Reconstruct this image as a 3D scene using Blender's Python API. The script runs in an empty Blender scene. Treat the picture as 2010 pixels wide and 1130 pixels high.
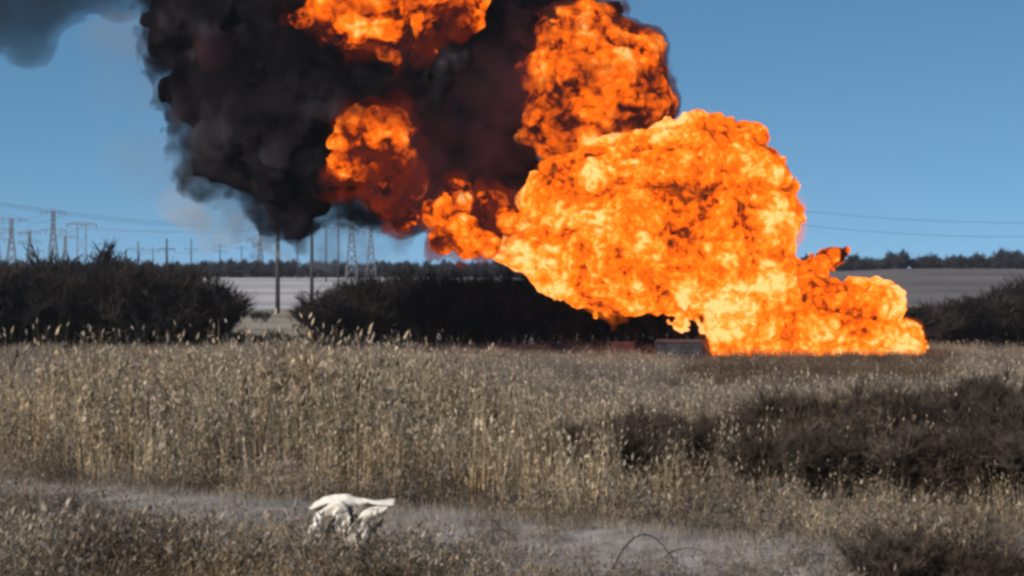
import bpy, math, random
import numpy as np
from mathutils import Vector, Matrix

random.seed(7)
RNG = np.random.default_rng(11)
SC = bpy.context.scene
COL = SC.collection
PI = math.pi

# ---------------------------------------------------------------- camera
CAMZ = 5.0          # eye height above the flat meadow, metres
FPX = 3908.0        # focal length in photograph pixels (2010 wide)
HORIZON = 600.0     # photograph row of eye level
cam_d = bpy.data.cameras.new('camera')
cam = bpy.data.objects.new('camera', cam_d); COL.objects.link(cam)
cam_d.sensor_width = 36.0
cam_d.lens = 36.0 * FPX / 2010.0
cam_d.clip_start = 0.5
cam_d.clip_end = 20000.0
cam.location = (0, 0, CAMZ)
cam.rotation_euler = (math.radians(90) + math.atan((HORIZON - 565.0) / FPX), 0, 0)
SC.camera = cam

# ---------------------------------------------------------------- light
SUN_EL, SUN_AZ = math.radians(34), math.radians(-140)    # azimuth clockwise from +Y; behind the viewer, to the left
world = bpy.data.worlds.new('World'); SC.world = world
world.use_nodes = True
wn, wl = world.node_tree.nodes, world.node_tree.links
sky = wn.new('ShaderNodeTexSky'); sky.sky_type = 'NISHITA'
sky.sun_disc = False
sky.sun_elevation = SUN_EL
sky.sun_rotation = SUN_AZ
sky.altitude = 600.0
sky.air_density = 1.0; sky.dust_density = 0.25; sky.ozone_density = 0.4
tc = wn.new('ShaderNodeTexCoord')
mp = wn.new('ShaderNodeMapping'); mp.vector_type = 'POINT'
mp.inputs['Location'].default_value = (0, 0, 0.21)
mp.inputs['Scale'].default_value = (1, 1, 1.8)
wl.new(tc.outputs['Generated'], mp.inputs['Vector'])
nz = wn.new('ShaderNodeVectorMath'); nz.operation = 'NORMALIZE'
wl.new(mp.outputs['Vector'], nz.inputs[0])
wl.new(nz.outputs['Vector'], sky.inputs['Vector'])
bg = wn['Background']; bg.inputs['Strength'].default_value = 0.127
hs = wn.new('ShaderNodeHueSaturation'); hs.inputs['Saturation'].default_value = 1.26; hs.inputs['Hue'].default_value = 0.487
wl.new(sky.outputs['Color'], hs.inputs['Color'])
wl.new(hs.outputs['Color'], bg.inputs['Color'])

sun_d = bpy.data.lights.new('sun', 'SUN'); sun_d.energy = 5.0; sun_d.angle = math.radians(0.53)
sun_d.color = (1.0, 0.93, 0.84)
sun = bpy.data.objects.new('sun', sun_d); COL.objects.link(sun)
S = Vector((math.sin(SUN_AZ) * math.cos(SUN_EL), math.cos(SUN_AZ) * math.cos(SUN_EL), math.sin(SUN_EL)))
sun.rotation_euler = S.to_track_quat('Z', 'Y').to_euler()
sun.location = S * 300

SC.view_settings.view_transform = 'Standard'
SC.view_settings.look = 'None'
SC.view_settings.gamma = 1.0
SC.view_settings.exposure = 0.0
SC.view_settings.use_curve_mapping = False
SC.cycles.use_denoising = True
SC.cycles.max_bounces = 6
SC.cycles.diffuse_bounces = 2
SC.cycles.transparent_max_bounces = 16
SC.cycles.volume_bounces = 1
SC.cycles.volume_max_steps = 128
SC.cycles.filter_width = 3.1
SC.cycles.sample_clamp_indirect = 3.0

# ---------------------------------------------------------------- helpers
def P(px, py, d):
    """A point at ground distance d seen at photograph pixel (px, py)."""
    return Vector(((px - 1005.0) / FPX * d, d, CAMZ + (HORIZON - py) / FPX * d))

def tag(o, label=None, cat=None, group=None, kind=None):
    if label: o['label'] = label
    if cat: o['category'] = cat
    if group: o['group'] = group
    if kind: o['kind'] = kind
    return o

def empty(name, loc=(0, 0, 0), rz=0.0):
    o = bpy.data.objects.new(name, None); COL.objects.link(o)
    o.location = loc; o.rotation_euler = (0, 0, rz); o.empty_display_size = 0.3
    return o

def mesh_from(name, v, f, smooth=False):
    """v (n,3); f: list of tuples or an (m,k) int array."""
    me = bpy.data.meshes.new(name)
    if isinstance(f, np.ndarray):
        v = np.asarray(v, np.float32); k = f.shape[1]
        me.vertices.add(len(v)); me.vertices.foreach_set('co', v.ravel())
        me.loops.add(f.size); me.loops.foreach_set('vertex_index', f.astype(np.int32).ravel())
        me.polygons.add(len(f))
        me.polygons.foreach_set('loop_start', np.arange(0, f.size, k, dtype=np.int32))
        me.polygons.foreach_set('loop_total', np.full(len(f), k, dtype=np.int32))
        me.update(calc_edges=True)
    else:
        me.from_pydata([tuple(p) for p in v], [], f)
    if smooth:
        me.polygons.foreach_set('use_smooth', np.ones(len(me.polygons), bool))
    me.validate()
    return me

def obj(name, me, mat=None, parent=None):
    o = bpy.data.objects.new(name, me); COL.objects.link(o)
    if mat is not None and not me.materials: me.materials.append(mat)
    if parent is not None: o.parent = parent
    return o

class MB:
    """collects boxes, bars and tubes into one mesh"""
    def __init__(s): s.v, s.f, s.m = [], [], []
    def quad(s, a, b, c, d, mi=0):
        n = len(s.v); s.v += [tuple(a), tuple(b), tuple(c), tuple(d)]; s.f.append((n, n+1, n+2, n+3)); s.m.append(mi)
    def tri(s, a, b, c, mi=0):
        n = len(s.v); s.v += [tuple(a), tuple(b), tuple(c)]; s.f.append((n, n+1, n+2)); s.m.append(mi)
    def tube(s, pts, rad, n=4, mi=0, cap=True):
        pts = [Vector(p) for p in pts]
        if not hasattr(rad, '__len__'): rad = [rad] * len(pts)
        base = len(s.v)
        for i, p in enumerate(pts):
            t = (pts[min(i+1, len(pts)-1)] - pts[max(i-1, 0)])
            t = t.normalized() if t.length > 1e-9 else Vector((0, 0, 1))
            a = t.cross(Vector((0, 0, 1)) if abs(t.z) < 0.9 else Vector((1, 0, 0))).normalized(); b = t.cross(a)
            for k in range(n):
                w = 2 * PI * (k + 0.5) / n
                s.v.append(tuple(p + a * (rad[i] * math.cos(w)) + b * (rad[i] * math.sin(w))))
        for i in range(len(pts) - 1):
            for k in range(n):
                q = base + i * n
                s.f.append((q + k, q + (k+1) % n, q + n + (k+1) % n, q + n + k)); s.m.append(mi)
        if cap:
            s.f.append(tuple(base + k for k in range(n))[::-1]); s.m.append(mi)
            e = base + (len(pts)-1) * n
            s.f.append(tuple(e + k for k in range(n))); s.m.append(mi)
    def box(s, c, h, mi=0):
        n = len(s.v)
        for z in (-1, 1):
            for x, y in ((-1,-1), (1,-1), (1,1), (-1,1)):
                s.v.append((c[0]+x*h[0], c[1]+y*h[1], c[2]+z*h[2]))
        for q in ((3,2,1,0), (4,5,6,7), (0,1,5,4), (1,2,6,5), (2,3,7,6), (3,0,4,7)):
            s.f.append(tuple(n+i for i in q)); s.m.append(mi)
    def mesh(s, name, mats=None, smooth=False):
        me = mesh_from(name, s.v, s.f, smooth)
        if mats:
            for m in mats: me.materials.append(m)
            me.polygons.foreach_set('material_index', np.array(s.m, np.int32))
        return me
    def build(s, name, mat, parent=None, smooth=False):
        return obj(name, s.mesh(name, None, smooth), mat, parent)

# ---- numpy 3D noise
_TAB = RNG.random((64, 64, 64)).astype(np.float32)
def vnoise(p, off=0.0):
    """value noise in 0..1 at points p (n,3)"""
    q = p + np.float32(off) * np.array([1.0, 1.7, 2.3], np.float32)
    i = np.floor(q).astype(np.int32); f = (q - i).astype(np.float32)
    f = f * f * f * (f * (f * 6 - 15) + 10)
    i0 = i & 63; i1 = (i + 1) & 63
    fx, fy, fz = f[:, 0], f[:, 1], f[:, 2]
    def g(a, b, c): return _TAB[a, b, c]
    x0, y0, z0 = i0[:, 0], i0[:, 1], i0[:, 2]; x1, y1, z1 = i1[:, 0], i1[:, 1], i1[:, 2]
    a = g(x0, y0, z0) * (1-fx) + g(x1, y0, z0) * fx
    b = g(x0, y1, z0) * (1-fx) + g(x1, y1, z0) * fx
    c = g(x0, y0, z1) * (1-fx) + g(x1, y0, z1) * fx
    d = g(x0, y1, z1) * (1-fx) + g(x1, y1, z1) * fx
    a = a * (1-fy) + b * fy; c = c * (1-fy) + d * fy
    return a * (1-fz) + c * fz

def billow(p, wave, octaves, gain=0.55, off=0.0):
    """rounded lobes with sharp creases, about 0..1"""
    s = np.zeros(len(p), np.float32); amp = 1.0; tot = 0.0; w = wave
    for o in range(octaves):
        n = np.abs(vnoise(p / np.float32(w), off + 13.1 * o) * 2 - 1)
        s += np.float32(amp) * n; tot += amp; amp *= gain; w *= 0.5
    return s / np.float32(tot) * 2.2

def surface_nets(F, origin, h):
    """F<0 inside.  Returns verts (n,3), quads (m,4)."""
    nx, ny, nzz = F.shape
    ins = F < 0
    c = [(0,0,0),(1,0,0),(0,1,0),(1,1,0),(0,0,1),(1,0,1),(0,1,1),(1,1,1)]
    def sl(A, k): return A[k[0]:nx-1+k[0], k[1]:ny-1+k[1], k[2]:nzz-1+k[2]]
    cnt = np.zeros((nx-1, ny-1, nzz-1), np.int8)
    for k in c: cnt += sl(ins, k)
    act = (cnt > 0) & (cnt < 8)
    ii = np.argwhere(act)
    idx = -np.ones(act.shape, np.int64); idx[act] = np.arange(len(ii))
    vals = [F[ii[:,0]+k[0], ii[:,1]+k[1], ii[:,2]+k[2]] for k in c]
    acc = np.zeros((len(ii), 3)); n = np.zeros(len(ii))
    for a in range(8):
        for b in range(a+1, 8):
            dlt = np.array(c[b]) - np.array(c[a])
            if np.abs(dlt).sum() != 1: continue
            m = (vals[a] < 0) != (vals[b] < 0)
            t = np.where(m, vals[a] / np.where(m, vals[a] - vals[b], 1), 0)
            pos = np.array(c[a])[None] + t[:, None] * dlt[None]
            acc += pos * m[:, None]; n += m
    v = (ii + acc / n[:, None]) * h + origin
    quads = []
    for ax in range(3):
        A = ins[tuple(slice(0, -1) if q == ax else slice(None) for q in range(3))]
        B = ins[tuple(slice(1, None) if q == ax else slice(None) for q in range(3))]
        e = np.argwhere(A != B)
        u, w = (ax+1) % 3, (ax+2) % 3
        e = e[(e[:, u] > 0) & (e[:, w] > 0) & (e[:, u] < F.shape[u]-1) & (e[:, w] < F.shape[w]-1)]
        flip = A[e[:,0], e[:,1], e[:,2]]
        def cell(du, dw):
            q = e.copy(); q[:, u] -= du; q[:, w] -= dw
            return idx[q[:,0], q[:,1], q[:,2]]
        Q = np.stack([cell(1,1), cell(0,1), cell(0,0), cell(1,0)], 1)
        Q[~flip] = Q[~flip][:, ::-1]
        quads.append(Q)
    return v, np.concatenate(quads)

# ---- materials
def mat_new(name):
    m = bpy.data.materials.new(name); m.use_nodes = True
    return m, m.node_tree.nodes, m.node_tree.links

def ramp(n, stops, interp='LINEAR'):
    r = n.new('ShaderNodeValToRGB'); r.color_ramp.interpolation = interp
    e = r.color_ramp.elements
    while len(e) > 1: e.remove(e[-1])
    e[0].position = stops[0][0]; e[0].color = (*stops[0][1], 1)
    for p, c in stops[1:]:
        x = e.new(p); x.color = (*c, 1)
    return r

def math_node(n, l, op, a, b=None, c=None, clamp=False):
    m = n.new('ShaderNodeMath'); m.operation = op; m.use_clamp = clamp
    for i, q in enumerate((a, b, c)):
        if q is None: continue
        if isinstance(q, (int, float)): m.inputs[i].default_value = q
        else: l.new(q, m.inputs[i])
    return m.outputs[0]

def noise_node(n, l, vec, scale, detail=3, rough=0.55, dist=0.0):
    t = n.new('ShaderNodeTexNoise'); t.inputs['Scale'].default_value = scale
    t.inputs['Detail'].default_value = detail; t.inputs['Roughness'].default_value = rough
    t.inputs['Distortion'].default_value = dist
    if vec is not None: l.new(vec, t.inputs['Vector'])
    return t

def mat_plain(name, stops, scale=1.0, rough=0.9, detail=4, bump=0.0, spec=0.2):
    """diffuse colour varied by world-space noise between colour stops"""
    m, n, l = mat_new(name)
    b = n['Principled BSDF']; b.inputs['Roughness'].default_value = rough
    b.inputs['Specular IOR Level'].default_value = spec
    g = n.new('ShaderNodeNewGeometry')
    t = noise_node(n, l, g.outputs['Position'], scale, detail)
    r = ramp(n, stops); l.new(t.outputs['Fac'], r.inputs['Fac'])
    l.new(r.outputs['Color'], b.inputs['Base Color'])
    if bump:
        bp = n.new('ShaderNodeBump'); bp.inputs['Strength'].default_value = bump
        l.new(t.outputs['Fac'], bp.inputs['Height']); l.new(bp.outputs['Normal'], b.inputs['Normal'])
    return m

# ================================================================ terrain
def smooth(a, b, x):
    t = np.clip((x - a) / (b - a), 0, 1); return t * t * (3 - 2 * t)

def track_offset(x, y):
    """signed distance (m) across the grey track in the foreground; positive = nearer the viewer"""
    # centre line from (-16,56) to (8,36.5)
    ax, ay, bx, by = -14.0, 52.6, 8.0, 37.0
    dx, dy = bx-ax, by-ay; L = math.hypot(dx, dy)
    nx, ny = dy/L, -dx/L          # towards the viewer
    return (x-ax)*nx*1.0 + (y-ay)*ny

def ground_z(x, y):
    x = np.asarray(x, float); y = np.asarray(y, float)
    z = np.zeros_like(x + y)
    hill = 16.5 + 3.6 * smooth(60, 170, x * 800 / np.maximum(y, 200)) 
    z = z + hill * smooth(360, 830, y) + 8.5 * smooth(800, 1300, y)
    z = z - 16 * smooth(1350, 2800, y)
    p = np.stack([x, y, np.zeros_like(x)], -1).reshape(-1, 3).astype(np.float32)
    nn = (vnoise(p / 9.0, 3) - 0.5) * 0.35 + (vnoise(p / 2.2, 5) - 0.5) * 0.14
    z = z + nn.reshape(z.shape)
    # low berm that carries the grey track
    t = track_offset(x, y)
    z = z + 0.35 * np.exp(-(t / 2.2) ** 2) * smooth(80, 60, y)
    # ditch in the right front corner
    z = z - 1.1 * smooth(5.5, 9.0, x) * smooth(41, 37.5, y) * smooth(20, 30, y)
    return z

def gz(x, y): return float(ground_z(np.array([x]), np.array([y]))[0])

m_ground, n, l = mat_new('ground_mat')
b = n['Principled BSDF']; b.inputs['Roughness'].default_value = 0.95; b.inputs['Specular IOR Level'].default_value = 0.1
g = n.new('ShaderNodeNewGeometry'); pos = g.outputs['Position']
sep = n.new('ShaderNodeSeparateXYZ'); l.new(pos, sep.inputs[0])
na = noise_node(n, l, pos, 0.9, 5, 0.65)
nb = noise_node(n, l, pos, 0.035, 3)
ra = ramp(n, [(0.3, (0.060, 0.045, 0.032)), (0.5, (0.125, 0.097, 0.072)), (0.72, (0.19, 0.155, 0.12))])
l.new(na.outputs['Fac'], ra.inputs['Fac'])
# far fields by distance
mpf = n.new('ShaderNodeMapping'); mpf.inputs['Scale'].default_value = (0.01, 0.05, 0.0); l.new(pos, mpf.inputs['Vector'])
nf = noise_node(n, l, mpf.outputs['Vector'], 1.0, 4, 0.6)
rf = ramp(n, [(0.35, (0.17, 0.14, 0.10)), (0.55, (0.24, 0.20, 0.155)), (0.7, (0.31, 0.27, 0.215))])
l.new(nf.outputs['Fac'], rf.inputs['Fac'])
rp = ramp(n, [(0.35, (0.22, 0.20, 0.19)), (0.6, (0.40, 0.37, 0.37))]); l.new(nf.outputs['Fac'], rp.inputs['Fac'])
def mixc(fac, a, c):
    x = n.new('ShaderNodeMix'); x.data_type = 'RGBA'
    l.new(fac, x.inputs['Factor']); l.new(a, x.inputs['A']); l.new(c, x.inputs['B']); return x.outputs['Result']
def mr(v, a, b_, lo=0.0, hi=1.0):
    x = n.new('ShaderNodeMapRange'); x.interpolation_type = 'SMOOTHSTEP'
    x.inputs['From Min'].default_value = a; x.inputs['From Max'].default_value = b_
    x.inputs['To Min'].default_value = lo; x.inputs['To Max'].default_value = hi
    l.new(v, x.inputs['Value']); return x.outputs['Result']
c1 = mixc(mr(sep.outputs['Y'], 255, 300), ra.outputs['Color'], rf.outputs['Color'])
ywob = math_node(n, l, 'ADD', sep.outputs['Y'], math_node(n, l, 'MULTIPLY', nb.outputs['Fac'], 60.0))
rq = ramp(n, [(0.35, (0.085, 0.074, 0.070)), (0.6, (0.15, 0.132, 0.128))]); l.new(nf.outputs['Fac'], rq.inputs['Fac'])
cp = mixc(mr(math_node(n, l, 'DIVIDE', sep.outputs['X'], sep.outputs['Y']), 0.0, 0.03), rp.outputs['Color'], rq.outputs['Color'])
c2 = mixc(mr(ywob, 540, 556), c1, cp)
# foreground grey track: bare dry silt
ax, ay, bx, by = -14.0, 52.6, 8.0, 37.0
L_ = math.hypot(bx-ax, by-ay); tnx, tny = (by-ay)/L_, -(bx-ax)/L_
tt = math_node(n, l, 'ADD', math_node(n, l, 'MULTIPLY', math_node(n, l, 'SUBTRACT', sep.outputs['X'], ax), tnx),
               math_node(n, l, 'MULTIPLY', math_node(n, l, 'SUBTRACT', sep.outputs['Y'], ay), tny))
tt = math_node(n, l, 'ADD', tt, math_node(n, l, 'MULTIPLY_ADD', na.outputs['Fac'], 1.4, -0.7))
wide = math_node(n, l, 'MULTIPLY', math_node(n, l, 'MAXIMUM', math_node(n, l, 'ADD', sep.outputs['X'], 7.0), 0.0), 0.55)
band = math_node(n, l, 'MULTIPLY', mr(tt, -2.9, -2.0), mr(math_node(n, l, 'SUBTRACT', tt, wide), 3.0, 2.0))
band = math_node(n, l, 'MULTIPLY', band, mr(sep.outputs['Y'], 75, 65))
ng = noise_node(n, l, pos, 1.1, 6, 0.75)
rg = ramp(n, [(0.36, (0.11, 0.090, 0.076)), (0.5, (0.225, 0.196, 0.178)), (0.64, (0.31, 0.276, 0.257))]); l.new(ng.outputs['Fac'], rg.inputs['Fac'])
c3 = mixc(band, c2, rg.outputs['Color'])
# pale mown strip along the far edge of the meadow
strip = math_node(n, l, 'MULTIPLY', mr(ywob, 225, 229), mr(ywob, 246, 240))
c4 = mixc(strip, c3, rf.outputs['Color'])
l.new(c4, b.inputs['Base Color'])
bp = n.new('ShaderNodeBump'); bp.inputs['Strength'].default_value = 0.6; bp.inputs['Distance'].default_value = 0.15
l.new(na.outputs['Fac'], bp.inputs['Height']); l.new(bp.outputs['Normal'], b.inputs['Normal'])

ys = np.concatenate([np.linspace(-60, 20, 12), np.linspace(22, 70, 97), np.linspace(72, 260, 95), np.linspace(270, 1200, 94), np.geomspace(1260, 15000, 30)])
us = np.linspace(-1, 1, 161)
U, Y = np.meshgrid(us, ys)
W = np.maximum(0.55 * np.abs(Y), 60)
X = U * W
Z = ground_z(X, Y)
v = np.stack([X, Y, Z], -1).reshape(-1, 3)
ny_, nx_ = X.shape
i = np.arange((ny_-1) * (nx_-1)); r_, c_ = i // (nx_-1), i % (nx_-1)
a = r_ * nx_ + c_
ground = obj('ground', mesh_from('ground', v, np.stack([a, a+1, a+nx_+1, a+nx_], 1), True), m_ground)
tag(ground, 'dry brown meadow rising to pale fields on the far slope', kind='structure')

# ================================================================ fire and smoke
D_FIRE = 196.0
def blob_field(pts, C, R, k):
    """smooth union of spheres; returns signed distance and softmax blend weights' function"""
    acc = np.zeros(len(pts), np.float32)
    for c, r in zip(C, R):
        d = np.sqrt(((pts - c) ** 2).sum(1)) - r
        acc += np.exp(-d / np.float32(k))
    return -k * np.log(np.maximum(acc, 1e-30))

def blob_mesh(name, blobs, depth, h, amp, wave, octaves=5, k=0.9, seed=0.0, squash=1.0, inflate=0.0, floor=None, warp=0.0, temps=True, gain=0.55, tex=None):
    """blobs: (px, py, radius px, depth offset m, temperature)"""
    s = depth / FPX
    C = np.array([tuple(P(b_[0], b_[1], depth + 0) + Vector((0, b_[3], 0))) for b_ in blobs], np.float32)
    R = np.array([b_[2] * s for b_ in blobs], np.float32) + np.float32(inflate)
    T = np.array([b_[4] if len(b_) > 4 else 1.0 for b_ in blobs], np.float32)
    pad = amp * 1.3 + 2 * h + warp
    lo = (C - R[:, None]).min(0) - pad; hi = (C + R[:, None]).max(0) + pad
    N = np.ceil((hi - lo) / h).astype(int) + 1
    gx, gy, gzv = [lo[q] + h * np.arange(N[q], dtype=np.float32) for q in range(3)]
    F = np.full(N, 10.0, np.float32)
    # signed distance on the grid, blob by blob, each within its own box
    acc = np.zeros(N, np.float32)
    reach = 7 * k + pad
    for c, r in zip(C, R):
        sl = []
        for ax_, gg in enumerate((gx, gy, gzv)):
            i0 = int(max(0, math.floor((c[ax_] - r - reach - lo[ax_]) / h))); i1 = int(min(N[ax_], math.ceil((c[ax_] + r + reach - lo[ax_]) / h) + 1))
            sl.append(slice(i0, i1))
        dx = (gx[sl[0]] - c[0])[:, None, None]; dy = (gy[sl[1]] - c[1])[None, :, None]; dz = (gzv[sl[2]] - c[2])[None, None, :]
        d = np.sqrt(dx*dx + (dy*dy) * np.float32(squash) + dz*dz) - r
        acc[sl[0], sl[1], sl[2]] += np.exp(-np.maximum(d, -3*k*6) / np.float32(k))
    F = -k * np.log(np.maximum(acc, 1e-20))
    near = np.abs(F) < pad * 1.05
    ii = np.argwhere(near)
    pts = np.stack([gx[ii[:, 0]], gy[ii[:, 1]], gzv[ii[:, 2]]], 1)
    def disp(p):
        q = p
        if warp:
            q = p + warp * np.stack([vnoise(p / (wave*0.9), seed+1) - .5, vnoise(p / (wave*0.9), seed+2) - .5, vnoise(p / (wave*0.9), seed+4) - .5], 1) * 2
        return billow(q, wave, octaves, gain, seed), q
    bl, q = disp(pts)
    F[near] -= amp * (bl - 0.55)
    if floor is not None:
        F = np.maximum(F, floor - gzv[None, None, :])
    v, qd = surface_nets(F, lo.astype(float), h)
    me = mesh_from(name, v, qd, True)
    # attributes: local billow height and blended temperature
    vp = v.astype(np.float32)
    bl, q = disp(vp)
    at = me.attributes.new('billow', 'FLOAT', 'POINT'); at.data.foreach_set('value', bl.astype(np.float32))
    w = np.zeros(len(vp), np.float32); tsum = np.zeros(len(vp), np.float32)
    for c, r, t in zip(C, R, T):
        d = np.sqrt(((vp - c) ** 2).sum(1)) / r
        e = np.exp(-3.2 * d * d) + 1e-9
        w += e; tsum += e * t
    at = me.attributes.new('fire_heat', 'FLOAT', 'POINT'); at.data.foreach_set('value', (tsum / w).astype(np.float32))
    return me

def fire_mat(name, strength=1.0, bias=0.0, scale=0.34, contrast=1.0):
    m, n, l = mat_new(name)
    out = n['Material Output']; n.remove(n['Principled BSDF'])
    g = n.new('ShaderNodeNewGeometry')
    a1 = n.new('ShaderNodeAttribute'); a1.attribute_name = 'billow'
    a2 = n.new('ShaderNodeAttribute'); a2.attribute_name = 'fire_heat'
    big = noise_node(n, l, g.outputs['Position'], scale * 0.42, 2, 0.5, 0.6)
    mid = noise_node(n, l, g.outputs['Position'], scale * 1.7, 6, 0.64, 0.7)
    vo = n.new('ShaderNodeTexVoronoi'); vo.feature = 'SMOOTH_F1'; vo.inputs['Scale'].default_value = scale * 2.6
    vo.inputs['Smoothness'].default_value = 0.5
    wv = n.new('ShaderNodeVectorMath'); wv.operation = 'MULTIPLY_ADD'
    l.new(mid.outputs['Color'], wv.inputs[0]); wv.inputs[1].default_value = (1.3,)*3; l.new(g.outputs['Position'], wv.inputs[2])
    l.new(wv.outputs[0], vo.inputs['Vector'])
    t = math_node(n, l, 'MULTIPLY_ADD', mid.outputs['Fac'], 1.5 * contrast, -0.75 * contrast)
    t = math_node(n, l, 'ADD', t, math_node(n, l, 'MULTIPLY_ADD', big.outputs['Fac'], 0.95 * contrast, -0.475 * contrast))
    t = math_node(n, l, 'ADD', t, math_node(n, l, 'MULTIPLY_ADD', vo.outputs['Distance'], -0.30 * contrast, 0.15 * contrast))
    t = math_node(n, l, 'ADD', t, math_node(n, l, 'MULTIPLY_ADD', a1.outputs['Fac'], 0.5 * contrast, -0.27 * contrast))
    t = math_node(n, l, 'ADD', t, math_node(n, l, 'ADD', a2.outputs['Fac'], bias))
    r = ramp(n, [(0.0, (0.008, 0.004, 0.005)), (0.12, (0.055, 0.006, 0.003)), (0.24, (0.28, 0.030, 0.002)), (0.38, (0.74, 0.096, 0.002)),
                 (0.58, (1.0, 0.150, 0.003)), (0.74, (1.1, 0.235, 0.014)), (0.90, (1.2, 0.37, 0.062)), (1.0, (1.25, 0.50, 0.16))])
    l.new(t, r.inputs['Fac'])
    e = n.new('ShaderNodeEmission'); e.inputs['Strength'].default_value = strength
    l.new(r.outputs['Color'], e.inputs['Color'])
    l.new(e.outputs[0], out.inputs['Surface'])
    m.cycles.emission_sampling = 'NONE'
    return m

def vol_mat(name, color, density, aniso=0.0, emit=None, emit_s=0.0):
    m, n, l = mat_new(name)
    out = n['Material Output']; n.remove(n['Principled BSDF'])
    pv = n.new('ShaderNodeVolumePrincipled')
    pv.inputs['Color'].default_value = (*color, 1); pv.inputs['Density'].default_value = density
    pv.inputs['Anisotropy'].default_value = aniso
    pv.inputs['Density Attribute'].default_value = ''
    if emit: pv.inputs['Emission Color'].default_value = (*emit, 1); pv.inputs['Emission Strength'].default_value = emit_s
    l.new(pv.outputs[0], out.inputs['Volume'])
    m.cycles.homogeneous_volume = True
    return m

def noisy_vol_mat(name, color, density, scale, lo_, hi_, emit=None, emit_s=0.0, step=0.25, tones=None):
    """smoke or flame whose density breaks up in fine curls"""
    m, n, l = mat_new(name)
    out = n['Material Output']; n.remove(n['Principled BSDF'])
    g = n.new('ShaderNodeNewGeometry')
    t = noise_node(n, l, g.outputs['Position'], scale, 4, 0.6, 0.4)
    mr_ = n.new('ShaderNodeMapRange'); mr_.inputs['From Min'].default_value = lo_; mr_.inputs['From Max'].default_value = hi_
    mr_.inputs['To Max'].default_value = density; l.new(t.outputs['Fac'], mr_.inputs['Value'])
    pv = n.new('ShaderNodeVolumePrincipled'); pv.inputs['Color'].default_value = (*color, 1)
    pv.inputs['Density Attribute'].default_value = ''
    if tones:
        tn = noise_node(n, l, g.outputs['Position'], 0.085, 3, 0.55, 0.3)
        rt = ramp(n, tones); l.new(tn.outputs['Fac'], rt.inputs['Fac']); l.new(rt.outputs['Color'], pv.inputs['Color'])
    l.new(mr_.outputs[0], pv.inputs['Density'])
    if emit:
        pv.inputs['Emission Color'].default_value = (*emit, 1)
        l.new(math_node(n, l, 'MULTIPLY', mr_.outputs[0], emit_s), pv.inputs['Emission Strength'])
    l.new(pv.outputs[0], out.inputs['Volume'])
    m.cycles.volume_step_rate = step
    return m

M_FIRE = fire_mat('fire_mat', 1.5, -0.20, 0.66, 1.12)
M_FIRE_DIM = fire_mat('fire_dim_mat', 1.3, -0.20, 0.52, 1.1)
M_SOOT_VEIL = vol_mat('soot_veil_mat', (0.03, 0.025, 0.025), 0.42)
m_smoke, n, l = mat_new('smoke_mat')
b = n['Principled BSDF']; b.inputs['Roughness'].default_value = 1.0; b.inputs['Specular IOR Level'].default_value = 0.0
g = n.new('ShaderNodeNewGeometry')
t = noise_node(n, l, g.outputs['Position'], 0.12, 4, 0.6, 0.5)
r = ramp(n, [(0.38, (0.003, 0.0025, 0.003)), (0.55, (0.012, 0.010, 0.011)), (0.72, (0.045, 0.036, 0.040))]); l.new(t.outputs['Fac'], r.inputs['Fac'])
l.new(r.outputs['Color'], b.inputs['Base Color'])
M_SMOKE = m_smoke
M_SMOKE_VEIL = noisy_vol_mat('smoke_veil_mat', (0.05, 0.045, 0.052), 0.9, 0.30, 0.40, 0.62, tones=[(0.40, (0.010, 0.009, 0.014)), (0.52, (0.032, 0.026, 0.037)), (0.66, (0.125, 0.098, 0.118))])  # lighter mauve tones put sunlit patches into the smoke colour
M_SMOKE_THIN = noisy_vol_mat('smoke_thin_mat', (0.70, 0.72, 0.76), 0.30, 0.22, 0.42, 0.66, step=0.4)
M_GLOW_VEIL = noisy_vol_mat('glow_veil_mat', (0.03, 0.015, 0.015), 0.75, 0.42, 0.36, 0.60, (0.30, 0.026, 0.005), 0.5, 0.3)  # soot shell whose red halo of firelight is put in as emission
M_MAROON = noisy_vol_mat('maroon_smoke_mat', (0.05, 0.03, 0.035), 0.40, 0.25, 0.40, 0.64, (0.048, 0.009, 0.011), 0.9, 0.3)  # dull red emission stands in for firelight on the smoke
M_SMOKE_FAINT = noisy_vol_mat('smoke_faint_mat', (0.46, 0.49, 0.54), 0.085, 0.10, 0.42, 0.66, step=0.5)

# main fire: from the ground on the right, up and leftwards
main = [
 (1432,690,30,0,.80),(1470,672,42,0,.78),(1540,665,48,-1,.72),(1610,655,52,-1,.55),(1680,655,48,0,.70),(1735,665,40,0,.80),(1775,678,28,0,.78),
 (1420,640,30,1,1.0),(1450,610,52,0,1.02),(1530,600,62,0,.78),(1610,605,52,-1.5,.50),(1675,595,38,0,.70),(1722,600,36,0,.68),(1760,655,28,0,.78),
 (1560,548,30,0,.72),(1500,540,60,0,1.0),(1430,560,62,-1,.92),(1360,560,58,0,.74),(1290,560,50,0,.68),(1215,570,54,0,.62),(1150,545,50,0,.62),(1090,510,50,0,.64),(1035,475,40,0,.66),(995,472,18,0,.60),
 (1490,460,66,0,.84),(1500,380,58,0,.60),(1470,320,54,0,.60),(1400,300,62,0,.70),(1320,310,58,0,.76),(1250,330,56,0,.70),(1170,335,52,0,.72),(1100,350,50,0,.72),(1080,410,50,0,.70),
 (1150,430,66,-1,.74),(1230,430,80,-2,.72),(1320,420,80,-2,.56),(1400,420,76,-2,.64),(1400,500,70,-2,.66),(1310,500,72,-2,.62),(1220,505,66,-2,.66),(1530,430,40,0,.60),(1450,280,30,0,.66),(1370,262,34,0,.72),
]
F1 = blob_mesh('burning_gas', main, D_FIRE, 0.18, 1.25, 4.2, 6, 0.8, 2.0, floor=0.12, warp=0.8, gain=.56, inflate=-0.2)
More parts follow.
